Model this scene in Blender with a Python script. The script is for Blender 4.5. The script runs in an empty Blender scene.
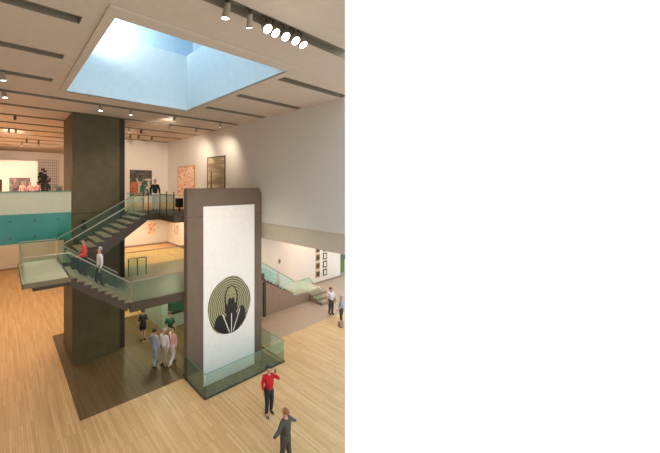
import bpy, bmesh, math, random
from mathutils import Vector, Matrix
random.seed(7)
C = bpy.context.scene.collection
R = math.radians

# ------------------------------------------------------------------ camera
H = 8.4                                   # eye height: the viewer stands on an upper landing
cam_d = bpy.data.cameras.new('camera')
cam = bpy.data.objects.new('camera', cam_d); C.objects.link(cam)
cam.location = (0, 0, H)
cam.rotation_euler = (R(90), 0, -R(30.75))
cam_d.sensor_fit = 'HORIZONTAL'; cam_d.sensor_width = 36.0
cam_d.lens = 36.0 * 284 / 660
cam_d.shift_x = (330 - 172) / 660
cam_d.shift_y = -(226.5 - 185) / 660
cam_d.clip_start = 0.05; cam_d.clip_end = 300
bpy.context.scene.camera = cam

# ------------------------------------------------------------------ world: bright white haze low down, blue overhead
w = bpy.data.worlds.new('world'); bpy.context.scene.world = w; w.use_nodes = True
nt = w.node_tree; nt.nodes.clear()
tc = nt.nodes.new('ShaderNodeTexCoord'); sx = nt.nodes.new('ShaderNodeSeparateXYZ')
rp = nt.nodes.new('ShaderNodeValToRGB'); bg = nt.nodes.new('ShaderNodeBackground'); ow = nt.nodes.new('ShaderNodeOutputWorld')
nt.links.new(tc.outputs['Generated'], sx.inputs[0]); nt.links.new(sx.outputs['Z'], rp.inputs[0])
nt.links.new(rp.outputs[0], bg.inputs[0]); nt.links.new(bg.outputs[0], ow.inputs[0])
rp.color_ramp.elements[0].position = 0.56; rp.color_ramp.elements[0].color = (1.0, 1.0, 1.0, 1)
rp.color_ramp.elements[1].position = 0.80; rp.color_ramp.elements[1].color = (1.75, 2.75, 3.5, 1)
bg.inputs[1].default_value = 1.02

vs = bpy.context.scene.view_settings
vs.view_transform = 'Standard'; vs.look = 'None'; vs.gamma = 1; vs.use_curve_mapping = False
vs.exposure = 0.0
WARM = (1.0, 0.85, 0.68)
E_TRACK = 300.0
E_DOWN = 100.0

# ------------------------------------------------------------------ materials
def srgb(r, g, b):
    f = lambda c: (c/255/12.92 if c/255 <= .04045 else ((c/255+.055)/1.055)**2.4)
    return (f(r), f(g), f(b), 1)
def mat(name, col, rough=.6, metal=0, noise=0, scale=4, spec=.5, emit=None, es=0, bump=0):
    m = bpy.data.materials.new(name); m.use_nodes = True
    n = m.node_tree.nodes; l = m.node_tree.links; b = n['Principled BSDF']
    c = srgb(*col); b.inputs['Base Color'].default_value = c
    b.inputs['Roughness'].default_value = rough; b.inputs['Metallic'].default_value = metal
    b.inputs['Specular IOR Level'].default_value = spec
    t = n.new('ShaderNodeTexCoord'); no = n.new('ShaderNodeTexNoise'); no.inputs['Scale'].default_value = scale
    no.inputs['Detail'].default_value = 5
    l.new(t.outputs['Object'], no.inputs['Vector'])
    r = n.new('ShaderNodeValToRGB'); k = noise if noise else .03
    r.color_ramp.elements[0].position = .3; r.color_ramp.elements[1].position = .7
    r.color_ramp.elements[0].color = tuple(x*(1-k) for x in c[:3])+(1,)
    r.color_ramp.elements[1].color = tuple(min(1, x*(1+k)) for x in c[:3])+(1,)
    l.new(no.outputs['Fac'], r.inputs[0]); l.new(r.outputs[0], b.inputs['Base Color'])
    if bump:
        bp = n.new('ShaderNodeBump'); bp.inputs['Strength'].default_value = bump; bp.inputs['Distance'].default_value = .01
        l.new(no.outputs['Fac'], bp.inputs['Height']); l.new(bp.outputs[0], b.inputs['Normal'])
    if emit:
        b.inputs['Emission Color'].default_value = srgb(*emit); b.inputs['Emission Strength'].default_value = es
    return m

def wood_mat(name, c1, c2, row=.11, length=1.6, rough=.45):
    m = bpy.data.materials.new(name); m.use_nodes = True
    n = m.node_tree.nodes; l = m.node_tree.links; b = n['Principled BSDF']
    t = n.new('ShaderNodeTexCoord'); s = n.new('ShaderNodeSeparateXYZ'); cb = n.new('ShaderNodeCombineXYZ')
    l.new(t.outputs['Object'], s.inputs[0]); l.new(s.outputs['Y'], cb.inputs[0]); l.new(s.outputs['X'], cb.inputs[1])
    br = n.new('ShaderNodeTexBrick'); br.inputs['Scale'].default_value = 1
    br.inputs['Brick Width'].default_value = length; br.inputs['Row Height'].default_value = row
    br.inputs['Mortar Size'].default_value = .003; br.inputs['Mortar'].default_value = tuple(x*.6 for x in srgb(*c2)[:3])+(1,)
    br.inputs['Color1'].default_value = srgb(*c1); br.inputs['Color2'].default_value = srgb(*c2)
    br.offset = .37
    l.new(cb.outputs[0], br.inputs['Vector'])
    no = n.new('ShaderNodeTexNoise'); no.inputs['Scale'].default_value = 1.0; no.inputs['Detail'].default_value = 6
    mp = n.new('ShaderNodeMapping'); mp.inputs['Scale'].default_value = (.5, 9, 1)
    l.new(cb.outputs[0], mp.inputs[0]); l.new(mp.outputs[0], no.inputs['Vector'])
    mx = n.new('ShaderNodeMix'); mx.data_type = 'RGBA'; mx.blend_type = 'MULTIPLY'
    mx.inputs[0].default_value = .75
    rr = n.new('ShaderNodeValToRGB'); rr.color_ramp.elements[0].position = .3; rr.color_ramp.elements[1].position = .7
    rr.color_ramp.elements[0].color = (.84, .82, .79, 1); rr.color_ramp.elements[1].color = (1, 1, 1, 1)
    l.new(no.outputs['Fac'], rr.inputs[0]); l.new(br.outputs['Color'], mx.inputs[6]); l.new(rr.outputs[0], mx.inputs[7])
    l.new(mx.outputs[2], b.inputs['Base Color']); b.inputs['Roughness'].default_value = rough; b.inputs['Specular IOR Level'].default_value = .3
    return m

def glass_mat(name, tint, gloss=.08):
    m = bpy.data.materials.new(name); m.use_nodes = True
    n = m.node_tree.nodes; l = m.node_tree.links; n.clear()
    o = n.new('ShaderNodeOutputMaterial'); t = n.new('ShaderNodeBsdfTransparent'); g = n.new('ShaderNodeBsdfGlossy')
    t.inputs[0].default_value = tint + (1,); g.inputs['Roughness'].default_value = .03
    g.inputs[0].default_value = (.85, .95, .9, 1)
    f = n.new('ShaderNodeFresnel'); f.inputs[0].default_value = 1.45
    mt = n.new('ShaderNodeMath'); mt.operation = 'MULTIPLY'; mt.inputs[1].default_value = gloss*10
    l.new(f.outputs[0], mt.inputs[0])
    mx = n.new('ShaderNodeMixShader'); l.new(mt.outputs[0], mx.inputs[0]); l.new(t.outputs[0], mx.inputs[1]); l.new(g.outputs[0], mx.inputs[2])
    # a body tint of float glass: faint diffuse green
    d = n.new('ShaderNodeBsdfDiffuse'); d.inputs[0].default_value = (.45, .62, .52, 1)
    m2 = n.new('ShaderNodeMixShader'); m2.inputs[0].default_value = .01
    l.new(mx.outputs[0], m2.inputs[1]); l.new(d.outputs[0], m2.inputs[2]); l.new(m2.outputs[0], o.inputs[0])
    return m

def ramp_art(name, cols, scale=3, rough=.6, distort=1.5, seed=0, stretch=(1, 1, 1)):
    """an abstract painted surface: noise driven through a colour ramp"""
    m = bpy.data.materials.new(name); m.use_nodes = True
    n = m.node_tree.nodes; l = m.node_tree.links; b = n['Principled BSDF']
    t = n.new('ShaderNodeTexCoord'); mp = n.new('ShaderNodeMapping'); mp.inputs['Location'].default_value = (seed, seed*.7, seed*1.3)
    mp.inputs['Scale'].default_value = stretch
    no = n.new('ShaderNodeTexNoise'); no.inputs['Scale'].default_value = scale; no.inputs['Detail'].default_value = 4
    no.inputs['Distortion'].default_value = distort
    l.new(t.outputs['Object'], mp.inputs[0]); l.new(mp.outputs[0], no.inputs['Vector'])
    r = n.new('ShaderNodeValToRGB'); r.color_ramp.interpolation = 'CONSTANT' if distort > 1 else 'LINEAR'
    e = r.color_ramp.elements
    ps = [.0 + .3 + .4*i/max(1, len(cols)-1) for i in range(len(cols))]; ps[0] = 0
    e[0].position = 0; e[0].color = srgb(*cols[0]); e[1].position = ps[-1]; e[1].color = srgb(*cols[-1])
    for i in range(1, len(cols)-1):
        x = e.new(ps[i]); x.color = srgb(*cols[i])
    l.new(no.outputs['Fac'], r.inputs[0]); l.new(r.outputs[0], b.inputs['Base Color']); b.inputs['Roughness'].default_value = rough
    return m

M = {}
M['ceil'] = mat('ceiling_paint', (206, 190, 172), .8)
M['slot'] = mat('slot_grey', (140, 128, 108), .7)
M['slotdark'] = mat('slot_black', (12, 11, 10), .8)
M['wall'] = mat('wall_paint', (216, 210, 200), .75, noise=.015, scale=.7)
M['wallwarm'] = mat('wall_paint_warm', (228, 214, 198), .75, noise=.02, scale=.7)
M['band'] = mat('band_shaded', (200, 190, 170), .7)  # darker than the wall: the band's shade put into the colour
M['lantern'] = mat('lantern_sky_tint', (188, 212, 226), .8)  # pale blue puts the dim sky light on these walls into the colour
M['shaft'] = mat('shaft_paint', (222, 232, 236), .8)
M['wood'] = wood_mat('maple_boards', (218, 174, 124), (200, 154, 104), row=.085, length=1.3)
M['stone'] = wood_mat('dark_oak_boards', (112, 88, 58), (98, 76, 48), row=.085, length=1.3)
M['column'] = mat('dark_board_formed_concrete', (86, 75, 46), .6, noise=.16, scale=2.2, bump=.2)
M['mono'] = mat('taupe_plaster', (112, 95, 80), .65, noise=.08, scale=1.8)
M['panel'] = mat('banner_white', (240, 236, 230), .6)
M['black'] = mat('black_paint', (18, 16, 12), .5)
M['dark'] = mat('dark_steel', (58, 50, 42), .45, metal=.3)
M['steel'] = mat('satin_steel', (170, 165, 150), .35, metal=.8)
M['olive'] = mat('olive_ink', (150, 148, 104), .6)
M['tread'] = mat('stair_tread_stone', (146, 128, 100), .5, noise=.08)
M['stringer'] = mat('stair_side_bronze', (70, 56, 38), .5, noise=.06)
M['landing'] = mat('landing_terrazzo', (214, 190, 164), .45, noise=.05)
M['platform'] = mat('platform_floor', (122, 118, 90), .4, noise=.05)
M['edge'] = mat('slab_edge', (120, 108, 80), .6)
M['plinth'] = mat('plinth_stone', (150, 124, 104), .6, noise=.07)
M['beige'] = mat('beige_stone_floor', (164, 138, 114), .45, noise=.04)
M['colshade'] = mat('shaded_concrete_rebate', (52, 44, 28), .7, noise=.1)  # darker than the column: shadow in the gap painted into the colour
M['glass'] = glass_mat('green_float_glass', (.86, .95, .92), .035)
M['glassedge'] = mat('glass_edge', (88, 130, 110), .2)
M['clear'] = glass_mat('clear_glass', (.95, .98, .98), .06)
M['cream'] = mat('cream_back_painted_glass', (188, 186, 160), .12, spec=.8)
M['teal'] = mat('teal_back_painted_glass', (44, 130, 118), .15, noise=.12, scale=.8, spec=.6)
M['water'] = mat('dark_pool_stone', (66, 66, 54), .15)
M['green'] = mat('green_wall', (92, 112, 50), .6)
M['greengrey'] = mat('green_grey_wall', (150, 160, 138), .6)
M['greendark'] = mat('dark_green_glazing', (50, 82, 62), .2)
M['lamp'] = mat('lamp_lens', (255, 250, 235), .3, emit=(255, 246, 225), es=14)
M['lampbody'] = mat('lamp_housing', (150, 140, 122), .5)
M['lampdark'] = mat('lamp_housing_dark', (80, 66, 52), .5)
M['skin'] = mat('skin', (205, 150, 122), .6)
M['red'] = mat('red_shirt', (198, 14, 30), .8)
M['pinkred'] = mat('coral_shirt', (206, 70, 66), .8)
M['jean'] = mat('dark_trousers', (40, 42, 46), .8)
M['greyc'] = mat('charcoal_jacket', (72, 66, 58), .8)
M['blackc'] = mat('black_clothes', (28, 26, 28), .85)
M['whitec'] = mat('white_shirt', (222, 214, 214), .8)
M['bluec'] = mat('pale_blue_shirt', (150, 160, 172), .8)
M['greenc'] = mat('dark_green_shirt', (34, 84, 62), .8)
M['pinkc'] = mat('pink_shirt', (220, 168, 160), .8)
M['tan'] = mat('tan_trousers', (170, 158, 136), .8)
M['hair'] = mat('brown_hair', (58, 42, 30), .8)
M['hairred'] = mat('auburn_hair', (150, 88, 54), .8)
M['hairgrey'] = mat('grey_hair', (170, 165, 158), .8)
M['shoe'] = mat('black_shoe', (22, 20, 20), .4)
M['eye'] = mat('eye_dark', (30, 20, 15), .2)
M['gold'] = mat('gilt_frame', (176, 134, 74), .4, metal=.4)
M['paper'] = mat('cream_mat_board', (236, 226, 204), .8)
M['frameblk'] = mat('dark_frame', (52, 40, 28), .5)

# ------------------------------------------------------------------ mesh helpers
def box(bm, x0, x1, y0, y1, z0, z1):
    v = [bm.verts.new(p) for p in ((x0,y0,z0),(x1,y0,z0),(x1,y1,z0),(x0,y1,z0),(x0,y0,z1),(x1,y0,z1),(x1,y1,z1),(x0,y1,z1))]
    for f in ((0,3,2,1),(4,5,6,7),(0,1,5,4),(1,2,6,5),(2,3,7,6),(3,0,4,7)): bm.faces.new([v[i] for i in f])
def prism(bm, pts, ext):
    """closed polygon of 3-D points, extruded by the vector ext"""
    e = Vector(ext); a = [bm.verts.new(p) for p in pts]; b = [bm.verts.new(Vector(p)+e) for p in pts]
    n = len(pts)
    bm.faces.new(a[::-1]); bm.faces.new(b)
    for i in range(n): bm.faces.new((a[i], a[(i+1) % n], b[(i+1) % n], b[i]))
def tube(bm, a, b, r, seg=10, r2=None):
    a = Vector(a); b = Vector(b); d = b-a
    q = d.to_track_quat('Z', 'Y').to_matrix().to_4x4()
    bmesh.ops.create_cone(bm, cap_ends=True, segments=seg, radius1=r, radius2=r if r2 is None else r2, depth=d.length,
                          matrix=Matrix.Translation((a+b)/2) @ q)
def ball(bm, c, r, sc=(1, 1, 1), seg=12):
    bmesh.ops.create_uvsphere(bm, u_segments=seg, v_segments=max(6, seg*2//3), radius=r,
                              matrix=Matrix.Translation(c) @ Matrix.Diagonal((*sc, 1)))
def link(name, bm, m, parent=None, smooth=False, bevel=0, label=None):
    bmesh.ops.recalc_face_normals(bm, faces=bm.faces[:])
    me = bpy.data.meshes.new(name); bm.to_mesh(me); bm.free()
    o = bpy.data.objects.new(name, me); C.objects.link(o)
    for x in (m if isinstance(m, (list, tuple)) else [m]): me.materials.append(x)
    if smooth:
        for p in me.polygons: p.use_smooth = True
    if parent: o.parent = parent
    if bevel:
        b = o.modifiers.new('bevel', 'BEVEL'); b.width = bevel; b.segments = 2; b.limit_method = 'ANGLE'
    if label: o['label'] = label
    return o
def boxes(name, lst, m, parent=None, bevel=0, label=None):
    bm = bmesh.new()
    for b in lst: box(bm, *b)
    return link(name, bm, m, parent, bevel=bevel, label=label)
def tag(o, label, cat, group=None):
    o['label'] = label; o['category'] = cat
    if group: o['group'] = group
    return o
def struct(o): o['kind'] = 'structure'; return o
def empty(name, loc, label, cat, group=None, rz=0):
    o = bpy.data.objects.new(name, None); C.objects.link(o); o.empty_display_size = .1
    o.location = loc; o.rotation_euler = (0, 0, rz)
    return tag(o, label, cat, group)

# the building is sectioned along one oblique line on its right-hand side (the end of the photographed part)
CUT = 1.888
def clip(poly):
    out = []; n = len(poly)
    f = lambda p: CUT*p[1] - p[0]
    for i in range(n):
        a, b = poly[i], poly[(i+1) % n]; fa, fb = f(a), f(b)
        if fa >= 0: out.append(a)
        if fa*fb < 0:
            t = fa/(fa-fb); out.append((a[0]+t*(b[0]-a[0]), a[1]+t*(b[1]-a[1])))
    return out
def plates(name, rects, z0, z1, m, do_clip=True):
    bm = bmesh.new()
    for (x0, x1, y0, y1) in rects:
        p = [(x0, y0), (x1, y0), (x1, y1), (x0, y1)]
        if do_clip: p = clip(p)
        if len(p) >= 3: prism(bm, [(x, y, z0) for x, y in p], (0, 0, z1-z0))
    return link(name, bm, m)

CZ = 11.8      # ceiling
UZ = 7.05      # upper floor
MZ = 3.7       # middle floor
LZ = 5.15      # stair landing
XL = -3.0      # left wall
XR = 11.5      # right wall of the tall hall
BY = 32.5      # back wall of the left wing

# ------------------------------------------------------------------ floors
struct(plates('floor', [(XL, 40, -1.5, 8.9), (XL, 6.8, 8.9, 10.35), (11.46, 40, 8.9, 10.35),
                        (XL, 2.35, 10.35, BY), (2.35, XR, 17.0, BY)], -.12, 0, M['wood']))
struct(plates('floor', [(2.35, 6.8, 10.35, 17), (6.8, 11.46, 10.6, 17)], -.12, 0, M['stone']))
struct(plates('floor', [(11.46, 34, 10.35, 20)], -.12, 0, M['beige']))
# sunken trough at the foot of the tall slab
struct(boxes('trim_1', [(6.7, 11.56, 8.8, 10.7, -.78, -.66), (6.7, 6.8, 8.8, 10.6, -.66, -.12), (11.46, 11.56, 8.8, 10.6, -.66, -.12),
                        (6.8, 11.46, 8.8, 8.9, -.66, -.12), (6.8, 11.46, 10.55, 10.65, -.66, -.02)], M['water']))

# ------------------------------------------------------------------ ceiling with long slots and the skylight opening
SK = (1.95, 7.18, 5.5, 10.75)
slots = []                                            # (x0, x1, yc)
for i in range(-1, 13):
    yc = 6.0 + 1.95*i
    if yc > 27.5: break
    if 0 <= i <= 2:
        slots += [(XL, 1.38, yc), (7.62, 11.3, yc)]
    elif yc < 19.8: slots.append((XL, 11.3 if yc > 5 else 40, yc))
    else: slots.append((XL, 5.7, yc))
SW = .14
rects = []
ys = sorted({-1.5, BY, SK[2]-.06, SK[3]+.06, 20.0} | {s[2]-SW for s in slots} | {s[2]+SW for s in slots})
for a, b in zip(ys[:-1], ys[1:]):
    mid = (a+b)/2
    xmax = XR if mid < 20 else 5.95
    solid = [(XL, xmax)]
    holes = [(s[0], min(s[1], xmax)) for s in slots if abs(mid-s[2]) < SW]
    if SK[2]-.06 < mid < SK[3]+.06: holes.append((SK[0]-.06, SK[1]+.06))
    for h in holes:
        ns = []
        for s in solid:
            if h[1] <= s[0] or h[0] >= s[1]: ns.append(s); continue
            if h[0] > s[0]: ns.append((s[0], h[0]))
            if h[1] < s[1]: ns.append((h[1], s[1]))
        solid = ns
    rects += [(s[0], s[1], a, b) for s in solid]
struct(plates('ceiling', rects, CZ, CZ+.16, M['ceil']))
for (x0, x1, yc) in slots:                            # recess of each slot: metal trough, black slit in its middle
    li = plates('trim_6', [(x0, x1, yc-SW, yc-SW+.012), (x0, x1, yc+SW-.012, yc+SW), (x1-.012, x1, yc-SW, yc+SW)], CZ-.012, CZ+.16, M['slot']); struct(li)
    sl = plates('ceiling', [(x0-.02, x1+.02, yc-SW-.02, yc+SW+.02)], CZ+.16, CZ+.2, M['slot']); struct(sl)
    s2 = plates('trim_2', [(x0, x1-.15, yc-.035, yc+.035)], CZ+.12, CZ+.16, M['slotdark']); struct(s2)
# roof void cover above everything except the skylight
struct(plates('ceiling', [(XL, XR, -1.5, SK[2]-.02), (XL, SK[0]-.02, SK[2]-.02, SK[3]+.02), (SK[1]+.02, XR, SK[2]-.02, SK[3]+.02),
                          (XL, XR, SK[3]+.02, 20.2), (XL, 6.1, 20.2, BY+.2)], CZ+.5, CZ+.6, M['ceil']))
# raised surround of the skylight
struct(boxes('trim_3', [(1.72, 7.42, 5.16, 5.49, CZ-.05, CZ), (1.72, 1.94, 5.49, 10.75, CZ-.05, CZ)], M['ceil'], bevel=.01))
# shaft and wider lantern above it, its roof overhang shaped to darken the walls
x0, x1, y0, y1 = SK; t = .12; SZ = 14.25
struct(boxes('wall_shaft', [(x0-t, x1+t, y1, y1+t, CZ, SZ), (x0-t, x1+t, y0-t, y0, CZ, SZ), (x0-t, x0, y0, y1, CZ, SZ), (x1, x1+t, y0, y1, CZ, SZ)], M['shaft']))
g = 1.1; LT = 15.9; xa, xb, ya, yb = x0-g, x1+g, y0-g, y1+g
struct(boxes('wall_lantern', [(xa-t, xb+t, yb, yb+t, SZ, LT), (xa-t, xb+t, ya-t, ya, SZ, LT), (xa-t, xa, ya, yb, SZ, LT), (xb, xb+t, ya, yb, SZ, LT),
                              (xa, xb, y1+t, yb, SZ-.1, SZ), (xa, xb, ya, y0-t, SZ-.1, SZ), (xa, x0-t, y0-t, y1+t, SZ-.1, SZ-.001), (x1+t, xb, y0-t, y1+t, SZ-.1, SZ),
                              (xa, xb, y1+.15, yb, LT-.1, LT), (xa, xb, ya, y0-.15, LT-.1, LT), (xa, x0-.15, y0-.15, y1+.15, LT-.1, LT), (x1+.15, xb, y0-.15, y1+.15, LT-.1, LT)], M['lantern']))
w1 = struct(boxes('window_1', [(x0-.15, x1+.15, y0-.15, y1+.15, LT, LT+.02)], M['clear']))
# added lamp hidden on the lantern ledge to whiten its back wall's left part
fl = empty('added_flood', (x0-.5, y1-1.6, SZ), 'added flood lamp hidden inside the skylight lantern', 'lamp')
bm = bmesh.new(); box(bm, -.15, .15, -.1, .1, 0, .3); link('housing', bm, M['lampbody'], fl, bevel=.01)
ld = bpy.data.lights.new('added_flood_light', 'SPOT'); ld.energy = 2000; ld.color = (.93, .95, 1); ld.spot_size = R(110); ld.spot_blend = 1; ld.shadow_soft_size = .2
lo = bpy.data.objects.new('added_flood_light', ld); C.objects.link(lo); lo.parent = fl; lo.location = (.1, .3, .35)
lo.rotation_euler = Vector((1.6, 2.4, .55)).to_track_quat('-Z', 'Y').to_euler()

# ------------------------------------------------------------------ walls
def wall(name, lst, m=None): return struct(boxes(name, lst, m or M['wall']))
def wall_cutx(name, x0, x1, y0, y1, z0, z1, m):      # plan rectangle clipped to the section line
    return struct(plates(name, [(x0, x1, y0, y1)], z0, z1, m))
wall('wall_left', [(XL-.2, XL, -1.5, BY, 0, CZ+.2)])
wall('wall_back', [(XL-.2, 6.1, BY, BY+.2, 0, CZ+.2)], M['wallwarm'])
wall('wall_wing', [(5.9, 6.1, 20.2, BY, 0, CZ+.2)])
wall('wall_gallery', [(5.9, XR+.2, 20, 20.2, 0, CZ+.2)])
wall_cutx('wall_right', XR, XR+.25, 5.9, 20, 6.46, CZ+.2, M['wall'])
wall_cutx('wall_right', XR+.05, XR+.25, 5.9, 20, 5.75, 6.46, M['band'])
wall('wall_right', [(XR, XR+.2, 14.5, 20, MZ, 5.75)], M['wallwarm'])
wall('wall_right', [(XR, XR+.2, 14.7, 20, 0, MZ)])
wall('wall_lower_gallery', [(XR+.2, 26.6, 14.5, 14.7, 0, 5.75)], M['wallwarm'])
struct(plates('ceiling', [(XR+.05, 34, 5.9, 20)], 5.65, 5.75, M['ceil']))
wall('wall_green', [(26.6, 28.6, 15.2, 15.3, 0, 5.6)], M['green'])
boxes_ = struct(boxes('trim_4', [(26.9, 28.6, 15.12, 15.2, 1.2, 1.6), (27.6, 27.75, 15.12, 15.2, 0, 3.2)], M['greendark']))
struct(boxes('baseboard_lower', [(XR+.2, 26.6, 14.46, 14.5, 0, .12)], M['plinth']))
# ------------------------------------------------------------------ upper floor, middle floor
struct(plates('floor', [(XL, 2.74, 13.95, BY), (2.74, 5.9, 15.95, BY), (5.9, XR, 15.95, 20), (5.44, XR, 13.7, 15.95)], UZ-.3, UZ, M['wood'], False))
struct(boxes('floor', [(6.4, 8.9, 10.55, 13.7, UZ-.3, UZ), (5.8, 6.4, 12.0, 13.7, UZ-.3, UZ)], M['stringer']))
struct(boxes('floor', [(5.44, XR, 15.1, 20, MZ-.25, MZ)], M['wood']))
struct(boxes('floor', [(4.3, 11.9, 10.55, 13.7, MZ-.25, MZ), (5.44, 11.9, 13.7, 15.1, MZ-.25, MZ)], M['platform']))
struct(boxes('trim_5', [(4.3, 11.9, 10.42, 10.55, MZ-.32, MZ+.01)], M['stringer']))
struct(boxes('baseboard_back', [(5.9, XR, 19.95, 20, MZ, MZ+.12), (XR-.05, XR, 14.7, 19.95, MZ, MZ+.12)], M['plinth']))
struct(boxes('baseboard_left', [(XL, 5.9, BY-.04, BY, 0, .12)], M['plinth']))
# closed room under the middle floor
struct(boxes('wall_core', [(7.9, XR, 14.4, 14.6, 0, MZ-.25), (7.9, 8.1, 14.6, 20, 0, MZ-.25)], M['greengrey']))
o = struct(boxes('window_2', [(8.4, 11.2, 14.36, 14.4, .9, 2.7)], M['greendark']))
boxes('window_frame', [(8.3, 8.4, 14.33, 14.4, .8, 2.8), (11.2, 11.3, 14.33, 14.4, .8, 2.8), (8.4, 11.2, 14.33, 14.4, .8, .9), (8.4, 11.2, 14.33, 14.4, 2.7, 2.8)], M['dark'], o)

# balcony parapet: cream glass band over a teal glass fascia
par = empty('balcony_parapet', (0, 13.85, UZ), 'long cream glass balcony parapet over the teal band, left of the dark column', 'parapet')
def pbox(name, lst, m, root, **k):
    o = boxes(name, [(a-root.location.x, b-root.location.x, c-root.location.y, d-root.location.y, e-root.location.z, f-root.location.z) for a, b, c, d, e, f in lst], m, root, **k)
    return o
pbox('cream_band', [(XL+.02, 2.74, 13.80, 13.88, 7.14, 8.09)], M['cream'], par)
pbox('coping', [(XL+.02, 2.74, 13.77, 13.92, 8.09, 8.13)], M['glassedge'], par)
tb = pbox('teal_band', [(XL+.02, 2.74, 13.78, 13.86, 5.88, 7.14)], M['teal'], par)
for i in range(6):
    for z in (6.15, 6.85):
        bm = bmesh.new(); x = -2.6 + i*.95
        tube(bm, (x, -.085, z-UZ), (x, -.06, z-UZ), .035, 12); link('bolt', bm, M['dark'], par)

# ------------------------------------------------------------------ dark column
col = empty('concrete_column', (2.77, 13.75, 0), 'massive dark olive-brown concrete column rising from floor to ceiling', 'column')
pbox('shaft', [(2.77, 5.08, 13.75, 15.9, 0, UZ-.02), (2.77, 5.08, 13.75, 15.9, UZ+.03, CZ), (2.80, 5.08, 13.79, 15.87, UZ-.02, UZ+.03)], M['column'], col)
pbox('recessed_edge', [(5.08, 5.42, 13.9, 15.9, 0, CZ)], M['colshade'], col)
sp = empty('wall_box', (3.3, 13.75, 6.35), 'small black box fixed to the front of the dark column', 'box')
pbox('housing', [(3.2, 3.38, 13.66, 13.75, 6.3, 6.75)], M['black'], sp, bevel=.01)
pbox('conduit', [(3.27, 3.31, 13.73, 13.75, 5.6, 6.3)], M['dark'], sp)

# ------------------------------------------------------------------ tall free-standing slab with its banner
X0, X1, YF, YB = 6.84, 11.42, 10.2, 10.48
mono = empty('freestanding_wall', (X0, YF, -.66), 'tall taupe free-standing wall slab standing in the glass-railed trough', 'wall')
bm = bmesh.new()
prism(bm, [(0, 0, 0), (X1-X0, 0, 0), (X1-X0, 0, 8.62), (X1-X0-.18, 0, 8.91), (0, 0, 8.91)], (0, YB-YF, 0))
link('slab', bm, M['mono'], mono)
pbox('joint_line', [(X0, 7.68, YF-.004, YF, 6.98, 7.0), (10.88, X1, YF-.004, YF, 6.98, 7.0)], M['dark'], mono)
ban = empty('banner', (9.25, YF, 0), 'tall white banner with a round olive and black portrait emblem', 'banner')
pbox('cloth', [(7.69, 10.88, YF-.03, YF-.002, -.62, 7.43)], M['panel'], ban)
# round emblem: irregular disc with wobbling concentric rings
def rings_mat():
    m = bpy.data.materials.new('olive_rings'); m.use_nodes = True
    n = m.node_tree.nodes; l = m.node_tree.links; b = n['Principled BSDF']
    t = n.new('ShaderNodeTexCoord'); wv = n.new('ShaderNodeTexWave'); wv.wave_type = 'RINGS'; wv.rings_direction = 'Y'
    wv.inputs['Scale'].default_value = 2.9; wv.inputs['Distortion'].default_value = 1.0; wv.inputs['Detail'].default_value = 2
    wv.inputs['Detail Scale'].default_value = 1.5
    l.new(t.outputs['Object'], wv.inputs['Vector'])
    r = n.new('ShaderNodeValToRGB'); r.color_ramp.elements[0].position = .22; r.color_ramp.elements[1].position = .5
    r.color_ramp.elements[0].color = srgb(70, 66, 38); r.color_ramp.elements[1].color = srgb(168, 162, 124)
    l.new(wv.outputs['Fac'], r.inputs[0]); l.new(r.outputs[0], b.inputs['Base Color']); b.inputs['Roughness'].default_value = .7
    return m
EC = (0, -.034, 2.72); ER = 1.36
def flat(name, pts, d, m, parent=ban):
    bm = bmesh.new(); prism(bm, [(u*ER, 0, v*ER) for u, v in pts], (0, -.004, 0))
    o = link(name, bm, m, parent); o.location = (EC[0], EC[1]-d, EC[2]); return o
disc = []
for k in range(26):
    a = 2*math.pi*k/26; rr = 1 + .022*math.sin(5*a+1) + random.uniform(-.012, .012)
    disc.append((rr*math.cos(a)*.985, rr*math.sin(a)))
flat('emblem_disc', disc, 0, rings_mat())
def arc(cx, cy, rx, ry, a0, a1, n=14): return [(cx+rx*math.cos(R(a0+(a1-a0)*k/n)), cy+ry*math.sin(R(a0+(a1-a0)*k/n))) for k in range(n+1)]
blk = M['black']
flat('hair_outline', arc(.05, .22, .31, .46, -40, 220)+arc(.05, .24, .25, .40, 220, -40), .005, blk)
flat('face', arc(.05, .28, .24, .36, 0, 345, 22), .004, M['olive'])
flat('beard', [(-.24, .06), (-.17, -.04), (-.11, .04), (-.10, .18), (-.04, .25), (.03, .24), (.06, .19), (.09, .24), (.15, .25), (.20, .18), (.21, .04), (.27, -.04), (.34, .06),
               (.33, -.22), (.24, -.36), (-.12, -.36), (-.24, -.22)], .009, blk)
flat('shoulder', [(-.72, -.64), (-.68, -.46), (-.58, -.30), (-.47, -.24), (-.37, -.30), (-.24, -.52), (-.06, -.985), (-.3, -.94), (-.56, -.80)], .006, blk)
flat('shoulder', [(.16, -.98), (.28, -.52), (.40, -.24), (.52, -.12), (.62, -.14), (.70, -.28), (.74, -.46), (.72, -.60), (.56, -.78), (.36, -.93)], .0065, blk)
flat('garment', [(-.2, -.32), (.3, -.32), (.32, -.42), (.2, -.97), (-.04, -.97), (-.24, -.46)], .0055, blk)
for (a, b, c, d) in ((-.34, -.26, -.03, -.93), (.06, -.30, .06, -.95), (.46, -.22, .14, -.93)):
    w_ = .016
    flat('white_stroke', [(a-w_, b), (a+w_, b), (c+w_, d), (c-w_, d)], .012, M['panel'])
for (a, b) in ((-.06, .32), (.18, .32)):
    flat('face_line', [(a-.09, b), (a+.09, b+.01), (a+.08, b+.035), (a-.08, b+.03)], .009, M['edge'])

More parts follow.
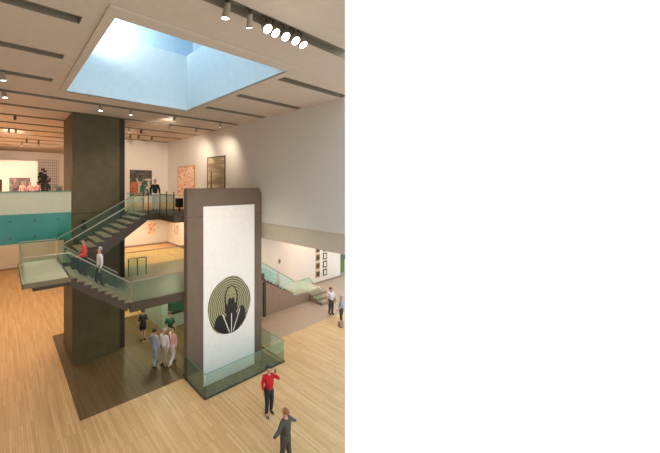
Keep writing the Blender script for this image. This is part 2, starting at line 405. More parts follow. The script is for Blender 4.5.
# ------------------------------------------------------------------ glass railings
def rail_run(root, p0, p1, h, panels=1, post=False, rail=True, bot=0.0):
    """glass balustrade from p0 to p1 (feet points, world), root at arbitrary location"""
    L = root.location; p0 = Vector(p0)-L; p1 = Vector(p1)-L; d = p1-p0
    hd = Vector((d.x, d.y, 0)).normalized(); nrm = Vector((-hd.y, hd.x, 0))*.009
    for k in range(panels):
        a = p0 + d*(k/panels) + hd*.012; b = p0 + d*((k+1)/panels) - hd*.012
        bm = bmesh.new()
        up = Vector((0, 0, h)); lo = Vector((0, 0, bot))
        prism(bm, [a+lo-nrm, b+lo-nrm, b+up-nrm, a+up-nrm], nrm*2)
        link('glass_panel', bm, M['glass'], root)
        if post:
            bm = bmesh.new(); tube(bm, a+lo, a+up, .016, 8); link('post', bm, M['steel'], root)
    if rail:
        bm = bmesh.new(); tube(bm, p0+Vector((0, 0, h+.02)), p1+Vector((0, 0, h+.02)), .024, 8)
        link('handrail', bm, M['steel'], root, smooth=False)

gp = empty('glass_railing', (6.82, 8.92, 0), 'low green glass railing on the floor around the foot of the tall slab', 'railing')
rail_run(gp, (6.8, 8.87, 0), (11.47, 8.87, 0), 1.0, 3, rail=False)
rail_run(gp, (6.77, 8.9, 0), (6.77, 10.3, 0), 1.0, 1, rail=False)
rail_run(gp, (11.49, 8.9, 0), (11.49, 10.5, 0), 1.0, 1, rail=False)
bm = bmesh.new()
for a, b in (((6.77, 8.87), (11.49, 8.87)), ((6.77, 8.87), (6.77, 10.3)), ((11.49, 8.87), (11.49, 10.5))):
    tube(bm, (a[0]-6.82, a[1]-8.92, 1.0), (b[0]-6.82, b[1]-8.92, 1.0), .012, 6)
link('top_edge', bm, M['glassedge'], gp)
bm = bmesh.new()
for a, b in (((6.77, 8.87), (11.49, 8.87)), ((6.77, 8.87), (6.77, 10.3)), ((11.49, 8.87), (11.49, 10.5))):
    tube(bm, (a[0]-6.82, a[1]-8.92, .03), (b[0]-6.82, b[1]-8.92, .03), .03, 6)
link('base_channel', bm, M['dark'], gp)

# ------------------------------------------------------------------ main staircase (landing plus two flights)
st = empty('staircase', (.55, 10.42, LZ), 'switchback staircase with glass sides hanging in front of the dark column', 'staircase')
S = st.location
def flight(root, xa, za, xb, zb, y0, y1, n, thick=.28, low=None):
    """xa,za lower end; xb,zb upper end; n risers. stepped carriage + one tread mesh per step"""
    L = root.location; run = (xb-xa)/n; rise = (zb-za)/n
    pts = [(xa, za)]
    for i in range(n):
        pts += [(xa+i*run, za+(i+1)*rise-.05), (xa+(i+1)*run, za+(i+1)*rise-.05)]
    pts[-1] = (xb, zb-.05)
    pts += [(xb, zb-.05-thick), (xa+run*.6*(1), za-(low or thick))]
    bm = bmesh.new(); prism(bm, [(x-L.x, y0+.04-L.y, z-L.z) for x, z in pts], (0, y1-y0-.08, 0))
    link('carriage', bm, M['stringer'], root)
    for i in range(n):
        a, b = xa+i*run, xa+(i+1)*run
        lo, hi = (a-.03, b) if run > 0 else (b, a+.03)
        bm = bmesh.new(); box(bm, lo-L.x, hi-L.x, y0-L.y, y1-L.y, za+(i+1)*rise-.05-L.z, za+(i+1)*rise-L.z)
        link('tread', bm, M['tread'], root)
pbox('landing_slab', [(.55, 2.05, 10.42, 13.4, LZ-.14, LZ)], M['landing'], st)
pbox('edge_trim', [(.53, 2.05, 10.39, 10.42, LZ-.15, LZ+.01), (.52, .55, 10.39, 13.4, LZ-.15, LZ+.01)], M['edge'], st)
pbox('under_beam', [(.85, 2.3, 10.55, 13.2, LZ-.32, LZ-.14)], M['stringer'], st)
flight(st, 4.32, MZ, 2.0, LZ-.0, 10.42, 11.9, 9, .26)
flight(st, 2.05, LZ, 5.78, UZ, 12.0, 13.4, 11, .3, .75)
rh = .84
rail_run(st, (.57, 10.44, LZ), (2.0, 10.44, LZ), rh, 1, bot=-.12)
rail_run(st, (.57, 13.38, LZ), (2.0, 13.38, LZ), rh, 1)
rail_run(st, (.57, 10.44, LZ), (.57, 13.38, LZ), rh, 2, bot=-.12)
rail_run(st, (2.0, 10.44, LZ), (4.3, 10.44, MZ), rh, 2)
rail_run(st, (2.0, 11.88, LZ), (4.3, 11.88, MZ), rh, 2)
rail_run(st, (2.05, 12.02, LZ), (5.75, 12.02, UZ), rh, 3)
rail_run(st, (2.05, 13.38, LZ), (5.75, 13.38, UZ), rh, 3)

# upper deck railing with dark posts
ur = empty('deck_railing', (6.42, 12.0, UZ), 'upper deck glass railing with dark posts at the stair head', 'railing')
rail_run(ur, (6.44, 12.0, UZ), (6.44, 10.6, UZ), .9, 1, rail=False)
def posts(root, ps, h):
    for (x, y, z) in ps:
        bm = bmesh.new(); tube(bm, Vector((x, y, z))-root.location, Vector((x, y, z+h))-root.location, .028, 8)
        link('post', bm, M['dark'], root)
rail_run(ur, (5.84, 12.04, UZ), (6.42, 12.04, UZ), .86, 1)
posts(ur, [(5.86, 12.04, UZ), (6.46, 12.0, UZ), (6.46, 11.35, UZ), (6.46, 10.7, UZ)], 1.05)
bm = bmesh.new(); tube(bm, Vector((6.46, 12.02, UZ+.9))-ur.location, Vector((6.46, 10.6, UZ+.9))-ur.location, .022, 8)
link('handrail', bm, M['dark'], ur)
ur2 = empty('deck_railing', (5.4, 13.75, UZ), 'glass railing along the upper gallery edge beside the dark column', 'railing')
rail_run(ur2, (5.46, 13.75, UZ), (6.4, 13.75, UZ), .9, 1)
rail_run(ur2, (8.88, 10.6, UZ), (8.88, 13.7, UZ), .9, 2)
posts(ur2, [(6.4, 13.75, UZ), (8.88, 12.1, UZ)], .95)
db = empty('pedestal_box', (7.62, 12.15, UZ), 'black box on a slim stand on the upper deck', 'box')
pbox('box', [(7.5, 7.8, 12.0, 12.3, UZ+.22, UZ+.68)], M['black'], db, bevel=.01)
pbox('stand', [(7.62, 7.68, 12.12, 12.18, UZ, UZ+.22)], M['dark'], db)

# middle platform railings
pr = empty('platform_railing', (4.4, 10.46, MZ), 'green glass railing along the front edge of the middle platform', 'railing')
rail_run(pr, (4.42, 10.5, MZ), (6.82, 10.5, MZ), .84, 2)
pr2 = empty('platform_railing', (5.3, 15.1, MZ), 'green glass railing between the middle platform and the wooden gallery floor', 'railing')
rail_run(pr2, (5.46, 15.1, MZ), (11.4, 15.1, MZ), .84, 5)
pr3 = empty('platform_railing', (5.3, 12.2, MZ), 'short glass railing with dark posts beside the foot of the upper flight', 'railing')
rail_run(pr3, (5.5, 13.6, MZ), (6.5, 13.6, MZ), .9, 1)
posts(pr3, [(5.5, 13.6, MZ), (6.0, 13.6, MZ), (6.5, 13.6, MZ)], .9)

# ------------------------------------------------------------------ right-hand stair down to the ground
rs = empty('lower_staircase', (11.9, 12.65, 0), 'stair with glass sides and brown plinth wall going down right of the tall slab', 'staircase')
L2 = rs.location
flight(rs, 17.5, .68, 11.9, MZ, 12.75, 14.2, 18, .3)
bm = bmesh.new()
prism(bm, [(x-L2.x, 12.6-L2.y, z) for x, z in ((12.6, 0), (19.1, 0), (19.1, .62), (17.6, .66), (12.6, 3.1))], (0, .12, 0))
link('plinth_wall', bm, M['plinth'], rs)
pbox('corner_post', [(14.25, 14.45, 12.52, 12.6, 0, 2.2)], M['stringer'], rs)
pbox('low_landing', [(17.5, 20.7, 12.72, 14.45, 0, .68)], M['landing'], rs)
for i in range(3):
    z = .68-.17*(i+1)
    pbox('tread', [(19.1, 20.8, 12.72-.36*(i+1), 12.72-.36*i, 0, z)], M['tread'] if i % 2 else M['plinth'], rs)
rail_run(rs, (12.2, 12.66, MZ-.15), (17.5, 12.66, .72), .95, 3)
rail_run(rs, (12.2, 14.25, MZ-.15), (17.5, 14.25, .72), .95, 3)
rail_run(rs, (17.5, 12.66, .68), (19.1, 12.66, .68), .95, 1)
rail_run(rs, (19.1, 12.66, .68), (19.1, 11.65, .0), .95, 1)

# ------------------------------------------------------------------ pictures
def picture(name, label, cat, c, w, h, axis, art, frame=M['frameblk'], fw=.04, d=.05, group=None, matb=None):
    """axis 'y': hangs on a wall facing -Y ; axis 'x': on a wall facing -X. c = centre on the wall face"""
    root = empty(name, c, label, cat, group, rz=0 if axis == 'y' else -math.pi/2)
    boxes('canvas', [(-w/2, w/2, -d*.6, -.004, -h/2, h/2)], matb or art, root)
    if matb: boxes('print', [(-w*.27, w*.27, -d*.7, -d*.6, -h*.27, h*.27)], art, root)
    boxes('frame', [(-w/2-fw, -w/2, -d, -.002, -h/2-fw, h/2+fw), (w/2, w/2+fw, -d, -.002, -h/2-fw, h/2+fw),
                    (-w/2, w/2, -d, -.002, h/2, h/2+fw), (-w/2, w/2, -d, -.002, -h/2-fw, -h/2)], frame, root)
    return root
p1 = picture('painting', 'wide painting of dark grey, green and orange patches on the far upper wall', 'painting', (9.12, 20, 8.55), 1.75, 1.9, 'y',
             ramp_art('art_patchwork', [(60, 62, 60), (44, 88, 76), (190, 170, 150), (176, 104, 66), (150, 96, 60)], 1.3, seed=4))
boxes('dark_top', [(-.87, .87, -.038, -.03, .35, .95)], ramp_art('art_dark_sky', [(52, 50, 50), (92, 86, 82), (70, 66, 66)], 3, seed=2), p1)
boxes('teal_patch', [(-.1, .3, -.04, -.03, -.8, -.2)], ramp_art('art_teal', [(30, 92, 76), (50, 120, 98)], 3, seed=3), p1)
boxes('orange_patch', [(-.87, -.25, -.039, -.03, -.8, .1)], ramp_art('art_orange', [(186, 116, 74), (150, 84, 52), (196, 140, 100)], 3, seed=9), p1)
p2 = picture('painting', 'orange and pink abstract painting on the upper right wall, nearer the corner', 'painting', (XR, 17.3, 8.7), 2.15, 2.1, 'x',
             ramp_art('art_orange_pink', [(222, 120, 90), (236, 190, 160), (240, 220, 200), (214, 140, 74), (200, 90, 70)], 2.6, seed=8), frame=M['gold'], fw=.03)
p3 = picture('painting', 'dark framed misty landscape painting above the left end of the tall slab', 'painting', (XR, 13.9, 8.98), 1.62, 2.3, 'x',
             ramp_art('art_mist', [(96, 88, 76), (150, 132, 108), (206, 190, 160), (176, 160, 130)], 1.2, distort=.5, seed=1, stretch=(.4, .4, 1.4)), fw=.06)
boxes('tree_shape', [(-.5, -.4, -.045, -.03, -1.0, .3), (-.62, .6, -.044, -.03, -1.0, -.75)], ramp_art('art_tree', [(70, 60, 46), (104, 92, 70)], 5, seed=2), p3)
picture('painting', 'small round-looking orange figure print on the middle floor back wall', 'painting', (10.0, 20, 5.0), .62, .85, 'y',
        ramp_art('art_orange_figures', [(206, 120, 80), (236, 210, 180), (180, 96, 64), (220, 160, 120)], 5, seed=6), frame=M['paper'], fw=.03)
picture('painting', 'small pink and grey print on the middle floor side wall', 'painting', (XR, 18.6, 4.95), .75, .8, 'x',
        ramp_art('art_pink_print', [(200, 130, 116), (236, 214, 204), (130, 110, 120)], 6, seed=5), frame=M['paper'], fw=.05)
rows = ['lowest', 'second from the bottom', 'third from the bottom', 'topmost']
for cx, word, dark in ((23.1, 'dark', True), (24.15, 'pale', False)):
    for k in range(4):
        z = .8 + .7*k
        picture('framed_print', f'{rows[k]} {word} framed print in the {"left" if dark else "right"} column on the lower right wall', 'picture',
                (cx, 14.5, z), .38, .38, 'y', M['frameblk'] if dark else ramp_art('art_pale%d' % k, [(206, 186, 140), (232, 222, 190)], 6, seed=k, distort=.3),
                frame=M['gold'] if dark else M['frameblk'], fw=.08, group='framed prints on the lower right wall', matb=M['frameblk'] if dark else M['paper'])
th = empty('wall_sensor', (18.2, 14.5, 2.55), 'small dark sensor plate on the lower right wall', 'sensor')
pbox('plate', [(18.1, 18.3, 14.46, 14.5, 2.4, 2.72)], M['plinth'], th, bevel=.01)
pbox('button', [(18.16, 18.24, 14.44, 14.46, 2.5, 2.6)], M['dark'], th)

# upper left wing: partition, big picture, wire grid of dark plaques, glass case
pt = tag(boxes('partition_wall', [(XL+.1, 2.75, 29.0, 29.3, UZ, 10.6)], M['wall']), 'white free-standing partition wall in the upper left wing', 'partition')
picture('painting', 'dark rectangular picture on the white partition in the upper left wing', 'painting', (1.3, 29.0, 8.15), 1.55, 1.7, 'y',
        ramp_art('art_grey_scene', [(70, 56, 52), (120, 100, 96), (160, 140, 132), (90, 70, 66)], 2.2, seed=11), fw=.04)
picture('painting', 'dark red painting cut off by the left edge of the picture', 'painting', (-.62, 29.0, 8.1), 1.0, 1.5, 'y',
        ramp_art('art_dark_red', [(96, 30, 28), (60, 24, 22), (130, 52, 40)], 2.2, seed=12), fw=.04)
gw = empty('wire_grid', (4.05, BY-.05, 9.3), 'thin dark wire grid hung on the back wall of the upper left wing', 'artwork')
bm = bmesh.new()
for i in range(12): tube(bm, (-1.0+i*.185, 0, -2.0), (-1.0+i*.185, 0, 1.75), .012, 5)
for i in range(14): tube(bm, (-1.05, 0, -2.0+i*.288), (1.06, 0, -2.0+i*.288), .014, 5)
link('mesh_wire', bm, M['frameblk'], gw)
random.seed(3)
cells = []
for cx_ in range(-5, 6):
    for cz_ in range(14):
        if random.random() < 1.5*math.exp(-((cx_*.185+.38)/.42)**2) * (1 if cz_ < 11 else .5): cells.append((cx_*.185+.0, -1.86+cz_*.2))
for i, (a, b) in enumerate(cells):
    s = random.uniform(.07, .085); q = tag(boxes('plaque', [(-s, s, -.02, .02, -s*1.08, s*1.08)], M['blackc'] if i % 3 else M['frameblk']),
        'small dark plaque clustered on the wire grid', 'plaque', 'dark plaques on the wire grid')
    q.location = (4.05+a, BY-.12, 9.3+b)
gc = empty('display_case', (3.3, 17.7, UZ), 'pale glass display case beside the dark column behind the parapet', 'display case')
pbox('plinth', [(2.62, 3.12, 18.2, 18.7, UZ, UZ+.8)], M['wall'], gc)
pbox('glass_box', [(2.64, 3.10, 18.22, 18.68, UZ+.8, UZ+1.35)], M['glass'], gc)
pbox('exhibit', [(2.68, 3.06, 18.28, 18.62, UZ+.8, UZ+1.25)], M['bluec'], gc, bevel=.04)

# ------------------------------------------------------------------ ceiling lamps
def track_lamp(x, y, label, aim=None, e=E_TRACK, dark=False, lit=True, group='track spotlights on the ceiling', z=CZ, r=.075, half=52, colr=WARM):
    root = empty('spotlight', (x, y, z+.12), label, 'spotlight', group)
    aim = Vector(aim) if aim else Vector((x, y-.3, 0))
    top = Vector((0, 0, 0)); c = Vector((0, 0, -.26)); d = (aim-root.location-c).normalized()
    bm = bmesh.new(); tube(bm, top, c, .014, 6); box(bm, -.09, .09, -.03, .03, -.05, 0)
    link('stem', bm, M['lampdark'], root)
    bm = bmesh.new(); tube(bm, c-d*.12, c+d*.12, r*.8, 14, r)
    link('housing', bm, M['lampdark'] if dark else M['lampbody'], root, smooth=False)
    if lit:
        bm = bmesh.new(); tube(bm, c+d*.12, c+d*.128, r*.92, 14); link('lens', bm, M['lamp'], root)
        ld = bpy.data.lights.new('spot_light', 'SPOT'); ld.energy = e; ld.color = colr; ld.spot_size = R(2*half); ld.spot_blend = .9
        ld.shadow_soft_size = .08
        lo = bpy.data.objects.new('spot_light', ld); C.objects.link(lo); lo.parent = root
        lo.location = c+d*.16; lo.rotation_euler = d.to_track_quat('-Z', 'Y').to_euler()
    return root
ET = E_TRACK
front = [(4.67, 'leftmost and brightest of the row of five ceiling spotlights at top right', (3.2, 1.2, 8.6), 4),
         (4.89, 'second from left of the five ceiling spotlights at top right', (4.5, 1.0, 7.5), 4),
         (5.23, 'middle one of the five ceiling spotlights at top right', (4.0, 1.2, 8.2), 4),
         (5.56, 'second from right of the five ceiling spotlights at top right', (4.6, 1.2, 8.2), 4),
         (5.82, 'rightmost of the five ceiling spotlights at top right', (5.6, 1.6, 7.6), 4)]
track_lamp(4.2, 4.05, 'added ceiling spotlight between the single one and the row of five, brightening the banner', (9.3, 10.2, 4.2), ET*5.0, half=26, r=.06)  # extra lamp added to brighten the banner
for x, lab, aim, k in front: track_lamp(x, 4.05, lab, aim, ET*k/4, r=.09, half=40)
track_lamp(3.6, 4.05, 'ceiling spotlight at the very top edge left of the row of five', (4, 8, 0), ET*1.6)
mid = [(-.0, 9.9, 'lit ceiling spotlight at far left beside the third short slot', (1, 13, 0), 1),
       (.05, 11.85, 'lit ceiling spotlight at far left under the long slot behind the skylight', (1, 12, 0), 1),
       (3.55, 11.85, 'lit ceiling spotlight just left of the column top', (3, 12, 4), .8),
       (4.9, 11.85, 'lit ceiling spotlight just right of the column top', (6, 13, 6), .8),
       (7.2, 11.85, 'lit ceiling spotlight below the back corner of the skylight', (9, 20, 8), 1.4),
       (10.1, 11.85, 'lit ceiling spotlight close to the upper right wall', (11.5, 14.2, 8.4), 1.0),
       (9.9, 13.8, 'lit ceiling spotlight near the right wall in the slot behind the skylight', (11.5, 17.5, 8.4), 1.2),
       (6.4, 15.75, 'lit ceiling spotlight right of the column in front of the far wall', (8.3, 20, 8.5), 1.3)]
for x, y, lab, aim, k in mid: track_lamp(x, y, lab, aim, ET*k, half=55)
for x, y, lab in ((8.1, 13.8, 'small brown unlit spotlight in the second slot behind the skylight'),
                  (7.2, 15.75, 'unlit pair-mounted spotlight in the third slot behind the skylight'),
                  (7.3, 17.7, 'leftmost small unlit spotlight near the far upper wall'),
                  (7.9, 17.7, 'middle small unlit spotlight near the far upper wall'),
                  (8.9, 17.7, 'rightmost small unlit spotlight near the far upper wall')):
    track_lamp(x, y, lab, (x, y+2, 8), dark=True, lit=False, r=.08)
wing = [(.5, 15.75, False, 'dark unlit spotlight nearest in the upper left wing'),
        (.3, 19.65, True, 'lit spotlight far left in the upper left wing, upper one'),
        (.65, 19.65, True, 'lit spotlight in the upper left wing right of the far-left one'),
        (4.6, 23.55, True, 'bright double-looking spotlight near the column in the upper left wing'),
        (4.5, 21.6, True, 'lit spotlight half hidden by the column edge in the upper left wing'),
        (1.5, 23.55, False, 'left one of two small dark spotlights mid-way in the upper left wing'),
        (2.3, 23.55, False, 'right one of two small dark spotlights mid-way in the upper left wing'),
        (1.3, 25.5, True, 'farthest left lit spotlight of the upper left wing above the partition'),
        (2.5, 25.5, True, 'second lit spotlight above the white partition'),
        (4.5, 25.5, False, 'small dark spotlight in front of the wire grid')]
for x, y, lit, lab in wing: track_lamp(x, y, lab, (x+.3, 30, 8.5), ET*.7, dark=not lit, lit=lit, half=60, colr=(1, .82, .68))

for x, y, lab in ((-1.9, 16.6, 'added out-of-view spotlight near the left wall, nearest one'), (-1.9, 19.7, 'added out-of-view spotlight near the left wall, second one back'),
                  (-1.9, 23.6, 'added out-of-view spotlight near the left wall, third one back'), (-1.9, 26.4, 'added out-of-view spotlight near the left wall, farthest one')):
    track_lamp(x, y, lab, (x+1.2, y+.4, 7), ET*3.2, half=75, colr=(1, .84, .7))  # lamps added out of view to lift the wing's ceiling

def downlight(x, y, z, label, e, group, colr=WARM, half=75):
    root = empty('downlight', (x, y, z), label, 'downlight', group)
    bm = bmesh.new(); tube(bm, (0, 0, -.03), (0, 0, 0), .11, 16); link('trim_ring', bm, M['lampbody'], root)
    bm = bmesh.new(); tube(bm, (0, 0, -.035), (0, 0, -.03), .085, 16); link('lens', bm, M['lamp'], root)
    ld = bpy.data.lights.new('spot_light', 'SPOT'); ld.energy = e; ld.color = colr; ld.spot_size = R(2*half); ld.spot_blend = .6
    ld.shadow_soft_size = .15
    lo = bpy.data.objects.new('spot_light', ld); C.objects.link(lo); lo.parent = root; lo.location = (0, 0, -.06)
for x, y in ((6.6, 18.2), (8.6, 18.6), (10.4, 17.4), (8.6, 15.0)):
    downlight(x, y, UZ-.3, 'round ceiling downlight under the upper floor above the wooden gallery', E_DOWN*3, 'downlights under the upper floor', (1, .84, .62))
for x, y in ((-.8, 17), (1.4, 17), (-.8, 22), (1.6, 22), (-.5, 28), (3, 28), (4.4, 20)):
    downlight(x, y, UZ-.3, 'round ceiling downlight under the left balcony floor', E_DOWN*4, 'downlights under the left balcony', (1, .86, .64))
for x, y in ((7.0, 12.6), (7.4, 14.0), (6.6, 16.8), (9.4, 12.0)):
    downlight(x, y, MZ-.25, 'round ceiling downlight under the middle platform', E_DOWN*2.4, 'downlights under the middle platform', (.86, 1.0, .74))
for x, y in ((14, 13.0), (17, 11.0), (21, 12.4), (24, 12.9), (20.5, 13.6)):
    downlight(x, y, 5.65, 'added unseen ceiling downlight in the lower right gallery', E_DOWN*2.4, 'added downlights in the lower right gallery', (1, .84, .7))  # unseen fixtures, added because this gallery needs light

# ------------------------------------------------------------------ people
def skin_mesh(verts, edges, radii, root_i=0, sub=1):
    me = bpy.data.meshes.new('tmp'); me.from_pydata(verts, edges, [])
    o = bpy.data.objects.new('tmp', me); C.objects.link(o)
    o.modifiers.new('s', 'SKIN')
    for i, r in enumerate(radii):
        sv = me.skin_vertices[0].data[i]; sv.radius = (r, r); sv.use_root = (i == root_i)
    ss = o.modifiers.new('u', 'SUBSURF'); ss.levels = sub; ss.render_levels = sub
    dg = bpy.context.evaluated_depsgraph_get(); ev = o.evaluated_get(dg)
    out = bpy.data.meshes.new_from_object(ev)
    bpy.data.objects.remove(o); bpy.data.meshes.remove(me)
    return out
def mesh_obj(name, me, m, parent):
    me.name = name; o = bpy.data.objects.new(name, me); C.objects.link(o)
    me.materials.clear(); me.materials.append(m)
    for p in me.polygons: p.use_smooth = True
    o.parent = parent; return o
POSE = dict(elbow_l=(.25, .03, 1.12), wrist_l=(.26, -.05, .88), elbow_r=(-.25, .03, 1.12), wrist_r=(-.26, -.05, .88),
            knee_l=(.1, -.02, .49), ankle_l=(.11, .02, .09), knee_r=(-.1, -.02, .49), ankle_r=(-.11, .02, .09))
def person(loc, face, label, top, legs, hair, shoe=M['shoe'], h=1.72, pose=None, long_hair=False, bare=False, short=False, group=None):
    """loc = ground point, face = heading in degrees the figure looks towards (0 = +X, 90 = +Y)"""
    P = dict(POSE); P.update(pose or {})
    root = empty('person', loc, label, 'person', group, rz=R(face+90)); s = h/1.74
    root.scale = (s, s, s)
    V = lambda k: Vector(P[k])
    names = ['pelvis', 'spine', 'chest', 'neck', 'jaw', 'skull', 'crown', 'sl', 'el', 'wl', 'hl', 'sr', 'er', 'wr', 'hr', 'pl', 'kl', 'al', 'tl', 'pr', 'kr', 'ar', 'tr']
    hl = V('wrist_l') + (V('wrist_l')-V('elbow_l')).normalized()*.07; hr = V('wrist_r') + (V('wrist_r')-V('elbow_r')).normalized()*.07
    pos = [(0, 0, .93), (0, 0, 1.12), (0, .01, 1.32), (0, .005, 1.47), (0, -.02, 1.55), (0, -.012, 1.63), (0, 0, 1.685),
           (.165, .01, 1.40), P['elbow_l'], P['wrist_l'], hl, (-.165, .01, 1.40), P['elbow_r'], P['wrist_r'], hr,
           (.085, 0, .88), P['knee_l'], P['ankle_l'], V('ankle_l')+Vector((.02, -.15, -.045)),
           (-.085, 0, .88), P['knee_r'], P['ankle_r'], V('ankle_r')+Vector((-.02, -.15, -.045))]
    rad = [.11, .10, .12, .052, .066, .092, .066, .06, .042, .028, .034, .06, .042, .028, .034, .085, .056, .038, .032, .085, .056, .038, .032]
    ed = [(0,1),(1,2),(2,3),(3,4),(4,5),(5,6),(2,7),(7,8),(8,9),(9,10),(2,11),(11,12),(12,13),(13,14),(0,15),(15,16),(16,17),(17,18),(0,19),(19,20),(20,21),(21,22)]
    body = skin_mesh(pos, ed, rad)
    bm = bmesh.new(); bm.from_mesh(body)
    tube(bm, (0, -.09, 1.625), (0, -.125, 1.605), .016, 6, .012)          # nose
    for sx in (1, -1): ball(bm, (sx*.088, 0, 1.615), .022, (.4, .8, 1.3), 8)   # ears
    # hands: four unequal fingers and a thumb each
    for wv, hv, sx in ((V('wrist_l'), hl, 1), (V('wrist_r'), hr, -1)):
        d = (hv-wv).normalized(); side = d.cross(Vector((1, 0, 0))); side = side.normalized() if side.length > .1 else Vector((0, 1, 0))
        pn = d.cross(side).normalized()
        for j, ln in enumerate((.062, .075, .07, .052)):
            b0 = hv + side*(.027-.018*j); m1 = b0+d*ln*.6; m2 = m1+(d+pn*.35*(-sx)).normalized()*ln*.55
            tube(bm, b0, m1, .0085, 6); tube(bm, m1, m2, .008, 6, .006)
        b0 = wv + d*.03 + side*.028; m1 = b0+(d+side*.9).normalized()*.04; tube(bm, b0, m1, .011, 6, .009); tube(bm, m1, m1+d*.03, .009, 6, .007)
    bm.to_mesh(body); bm.free()
    mesh_obj('body', body, M['skin'], root)
    # upper garment
    tv = [(0, 0, .82), (0, 0, 1.08), (0, .01, 1.32), (0, .008, 1.44), (.17, .01, 1.40), P['elbow_l'], V('wrist_l').lerp(V('elbow_l'), .06),
          (-.17, .01, 1.40), P['elbow_r'], V('wrist_r').lerp(V('elbow_r'), .06)]
    if short: tv[6] = V('elbow_l').lerp(V('wrist_l'), .08); tv[9] = V('elbow_r').lerp(V('wrist_r'), .08)
    if short: tv[5] = Vector((.17, .01, 1.40)).lerp(V('elbow_l'), .6); tv[8] = Vector((-.17, .01, 1.40)).lerp(V('elbow_r'), .6)
    tr = [.158, .152, .165, .075, .078, .058, .044, .078, .058, .044]
    if short: tr[6] = .06; tr[9] = .06
    mesh_obj('top', skin_mesh(tv, [(0,1),(1,2),(2,3),(2,4),(4,5),(5,6),(2,7),(7,8),(8,9)], tr), top, root)
    # trousers or shorts
    lk = lambda k, j, f: V(k).lerp(V(j), f)
    if bare:
        lv = [(0, 0, 1.06), (0, 0, .90), (.09, 0, .84), Vector((.09, 0, .86)).lerp(V('knee_l'), .8), (-.09, 0, .84), Vector((-.09, 0, .86)).lerp(V('knee_r'), .8)]
        le = [(0,1),(1,2),(2,3),(1,4),(4,5)]; lr = [.15, .145, .12, .09, .12, .09]
    else:
        lv = [(0, 0, 1.06), (0, 0, .90), (.09, 0, .84), P['knee_l'], lk('ankle_l', 'knee_l', -.05), (-.09, 0, .84), P['knee_r'], lk('ankle_r', 'knee_r', -.05)]
        le = [(0,1),(1,2),(2,3),(3,4),(1,5),(5,6),(6,7)]; lr = [.15, .145, .118, .08, .06, .118, .08, .06]
    mesh_obj('trousers' if not bare else 'shorts', skin_mesh(lv, le, lr), legs, root)
    for k in ('ankle_l', 'ankle_r'):
        a = V(k); bm = bmesh.new()
        ball(bm, (a.x, a.y-.055, a.z-.04), .05, (.95, 2.7, .95), 12)
        ball(bm, (a.x, a.y+.02, a.z-.01), .05, (.95, 1.1, 1.1), 10)
        for v in bm.verts: v.co.z = max(v.co.z, a.z-.09)
        link('shoe', bm, shoe, root, smooth=True)
    bm = bmesh.new(); ball(bm, (0, .018, 1.658), .108, (.93, 1.02, .93), 16)
    bmesh.ops.delete(bm, geom=[v for v in bm.verts if v.co.z < 1.60 or (v.co.y < -.045 and v.co.z < 1.69)], context='VERTS')
    if long_hair: ball(bm, (0, .06, 1.55), .09, (1.05, .7, 1.5), 12)
    link('hair', bm, hair, root, smooth=True)
    bm = bmesh.new()
    for sx in (1, -1): ball(bm, (sx*.033, -.092, 1.637), .011, (1.2, .7, .8), 8)
    link('eyes', bm, M['eye'], root)
    return root

person((8.41, 7.16, 0), 250, 'man in a bright red shirt and black trousers holding a hand to his face', M['red'], M['jean'], M['hair'],
       pose=dict(elbow_l=(.37, -.12, 1.31), wrist_l=(.17, -.13, 1.53), ankle_r=(-.16, -.10, .09), knee_r=(-.12, -.09, .5), ankle_l=(.12, .06, .09)))
ph = tag(boxes('mobile_phone', [(-.035, .035, -.008, .008, -.07, .07)], M['black'], bevel=.004), 'small dark phone held at the ear of the man in red', 'phone')
ph.location = (8.53, 6.98, 1.60); ph.rotation_euler = (.2, .2, 1.2)
person((7.28, 5.58, 0), 95, 'person in a charcoal jacket with auburn hair and arms held away, at the bottom edge', M['greyc'], M['greyc'], M['hairred'], h=1.7,
       pose=dict(elbow_l=(.38, .02, 1.22), wrist_l=(.60, -.02, 1.08), elbow_r=(-.38, .02, 1.22), wrist_r=(-.60, -.02, 1.08), ankle_l=(.12, -.14, .09), ankle_r=(-.1, .14, .09), knee_r=(-.1, .04, .49)))
person((6.85, 13.25, UZ), 250, 'man in a black sweater and pale trousers standing on the upper deck by the railing', M['blackc'], M['whitec'], M['hairgrey'], h=1.66)
person((2.72, 11.3, LZ-.155*3), 180, 'person in a coral red shirt climbing the stairs to the landing', M['pinkred'], M['jean'], M['hair'], h=1.62,
       pose=dict(ankle_l=(.1, -.16, .09), knee_l=(.1, -.16, .5), ankle_r=(-.1, .10, .06), elbow_l=(.3, -.05, 1.16), wrist_l=(.28, -.28, 1.1)))
person((3.25, 11.0, LZ-.155*5), 180, 'person in a pale pink-white shirt following the one in coral up the stairs', M['whitec'], M['jean'], M['hairgrey'], h=1.6,
       pose=dict(ankle_l=(.1, .12, .06), ankle_r=(-.1, -.12, .09), knee_r=(-.1, -.12, .5)))
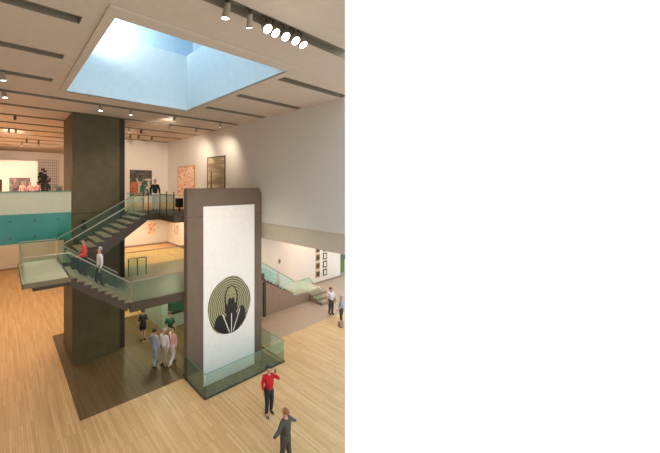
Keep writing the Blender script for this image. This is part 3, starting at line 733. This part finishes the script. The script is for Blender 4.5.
person((6.5, 14.0, 0), 90, 'person in a dark top with bare legs on the ground floor behind the column', M['blackc'], M['blackc'], M['hair'], bare=True, short=True, h=1.68)
person((7.55, 12.9, 0), 260, 'person in a dark green top standing by the left edge of the tall slab', M['greenc'], M['tan'], M['hair'], short=True,
       pose=dict(ankle_l=(.12, -.1, .09)))
person((6.05, 11.75, 0), 20, 'person in pale blue on the ground floor, leftmost of the group of three', M['bluec'], M['bluec'], M['hair'],
       pose=dict(ankle_l=(.1, -.2, .09), ankle_r=(-.1, .16, .09), elbow_l=(.34, -.05, 1.15)))
person((6.45, 11.55, 0), 200, 'person in white shirt and tan trousers, middle of the group of three', M['whitec'], M['tan'], M['hairgrey'])
person((6.85, 11.45, 0), 190, 'person in pale shirt and white trousers walking, nearest the tall slab', M['pinkc'], M['whitec'], M['hair'],
       pose=dict(ankle_l=(.1, -.24, .09), ankle_r=(-.1, .2, .1), knee_r=(-.1, .02, .48)))
person((18.35, 10.6, 0), 250, 'man in a white shirt and grey trousers standing below the right-hand steps', M['whitec'], M['greyc'], M['hair'], short=True)
person((17.62, 9.55, 0), 120, 'person in a pale blue checked shirt at the right edge of the photo', M['bluec'], M['greyc'], M['hairgrey'], short=True,
       pose=dict(elbow_l=(.34, -.02, 1.15), wrist_l=(.42, -.16, .98)))
person((3.05, 25.0, UZ), 80, 'person all in black in front of the wire grid in the upper left wing', M['blackc'], M['blackc'], M['hair'], h=1.66, long_hair=True)
person((1.35, 25.6, UZ), 90, 'left one of two people in pink tops before the dark picture', M['pinkc'], M['tan'], M['hairgrey'], h=1.6)
person((1.9, 25.7, UZ), 95, 'right one of two people in pink tops before the dark picture', M['pinkc'], M['jean'], M['hairgrey'], h=1.56)
person((2.45, 26.0, UZ), 270, 'person in a pale pink top beside the end of the white partition', M['pinkc'], M['jean'], M['hair'], h=1.6)
bag = tag(boxes('shoulder_bag', [(-.16, .16, -.08, .08, 0, .34)], M['plinth'], bevel=.03), 'tan bag standing on the floor at the right edge of the photo', 'bag')
bag.location = (17.2, 9.35, 0)
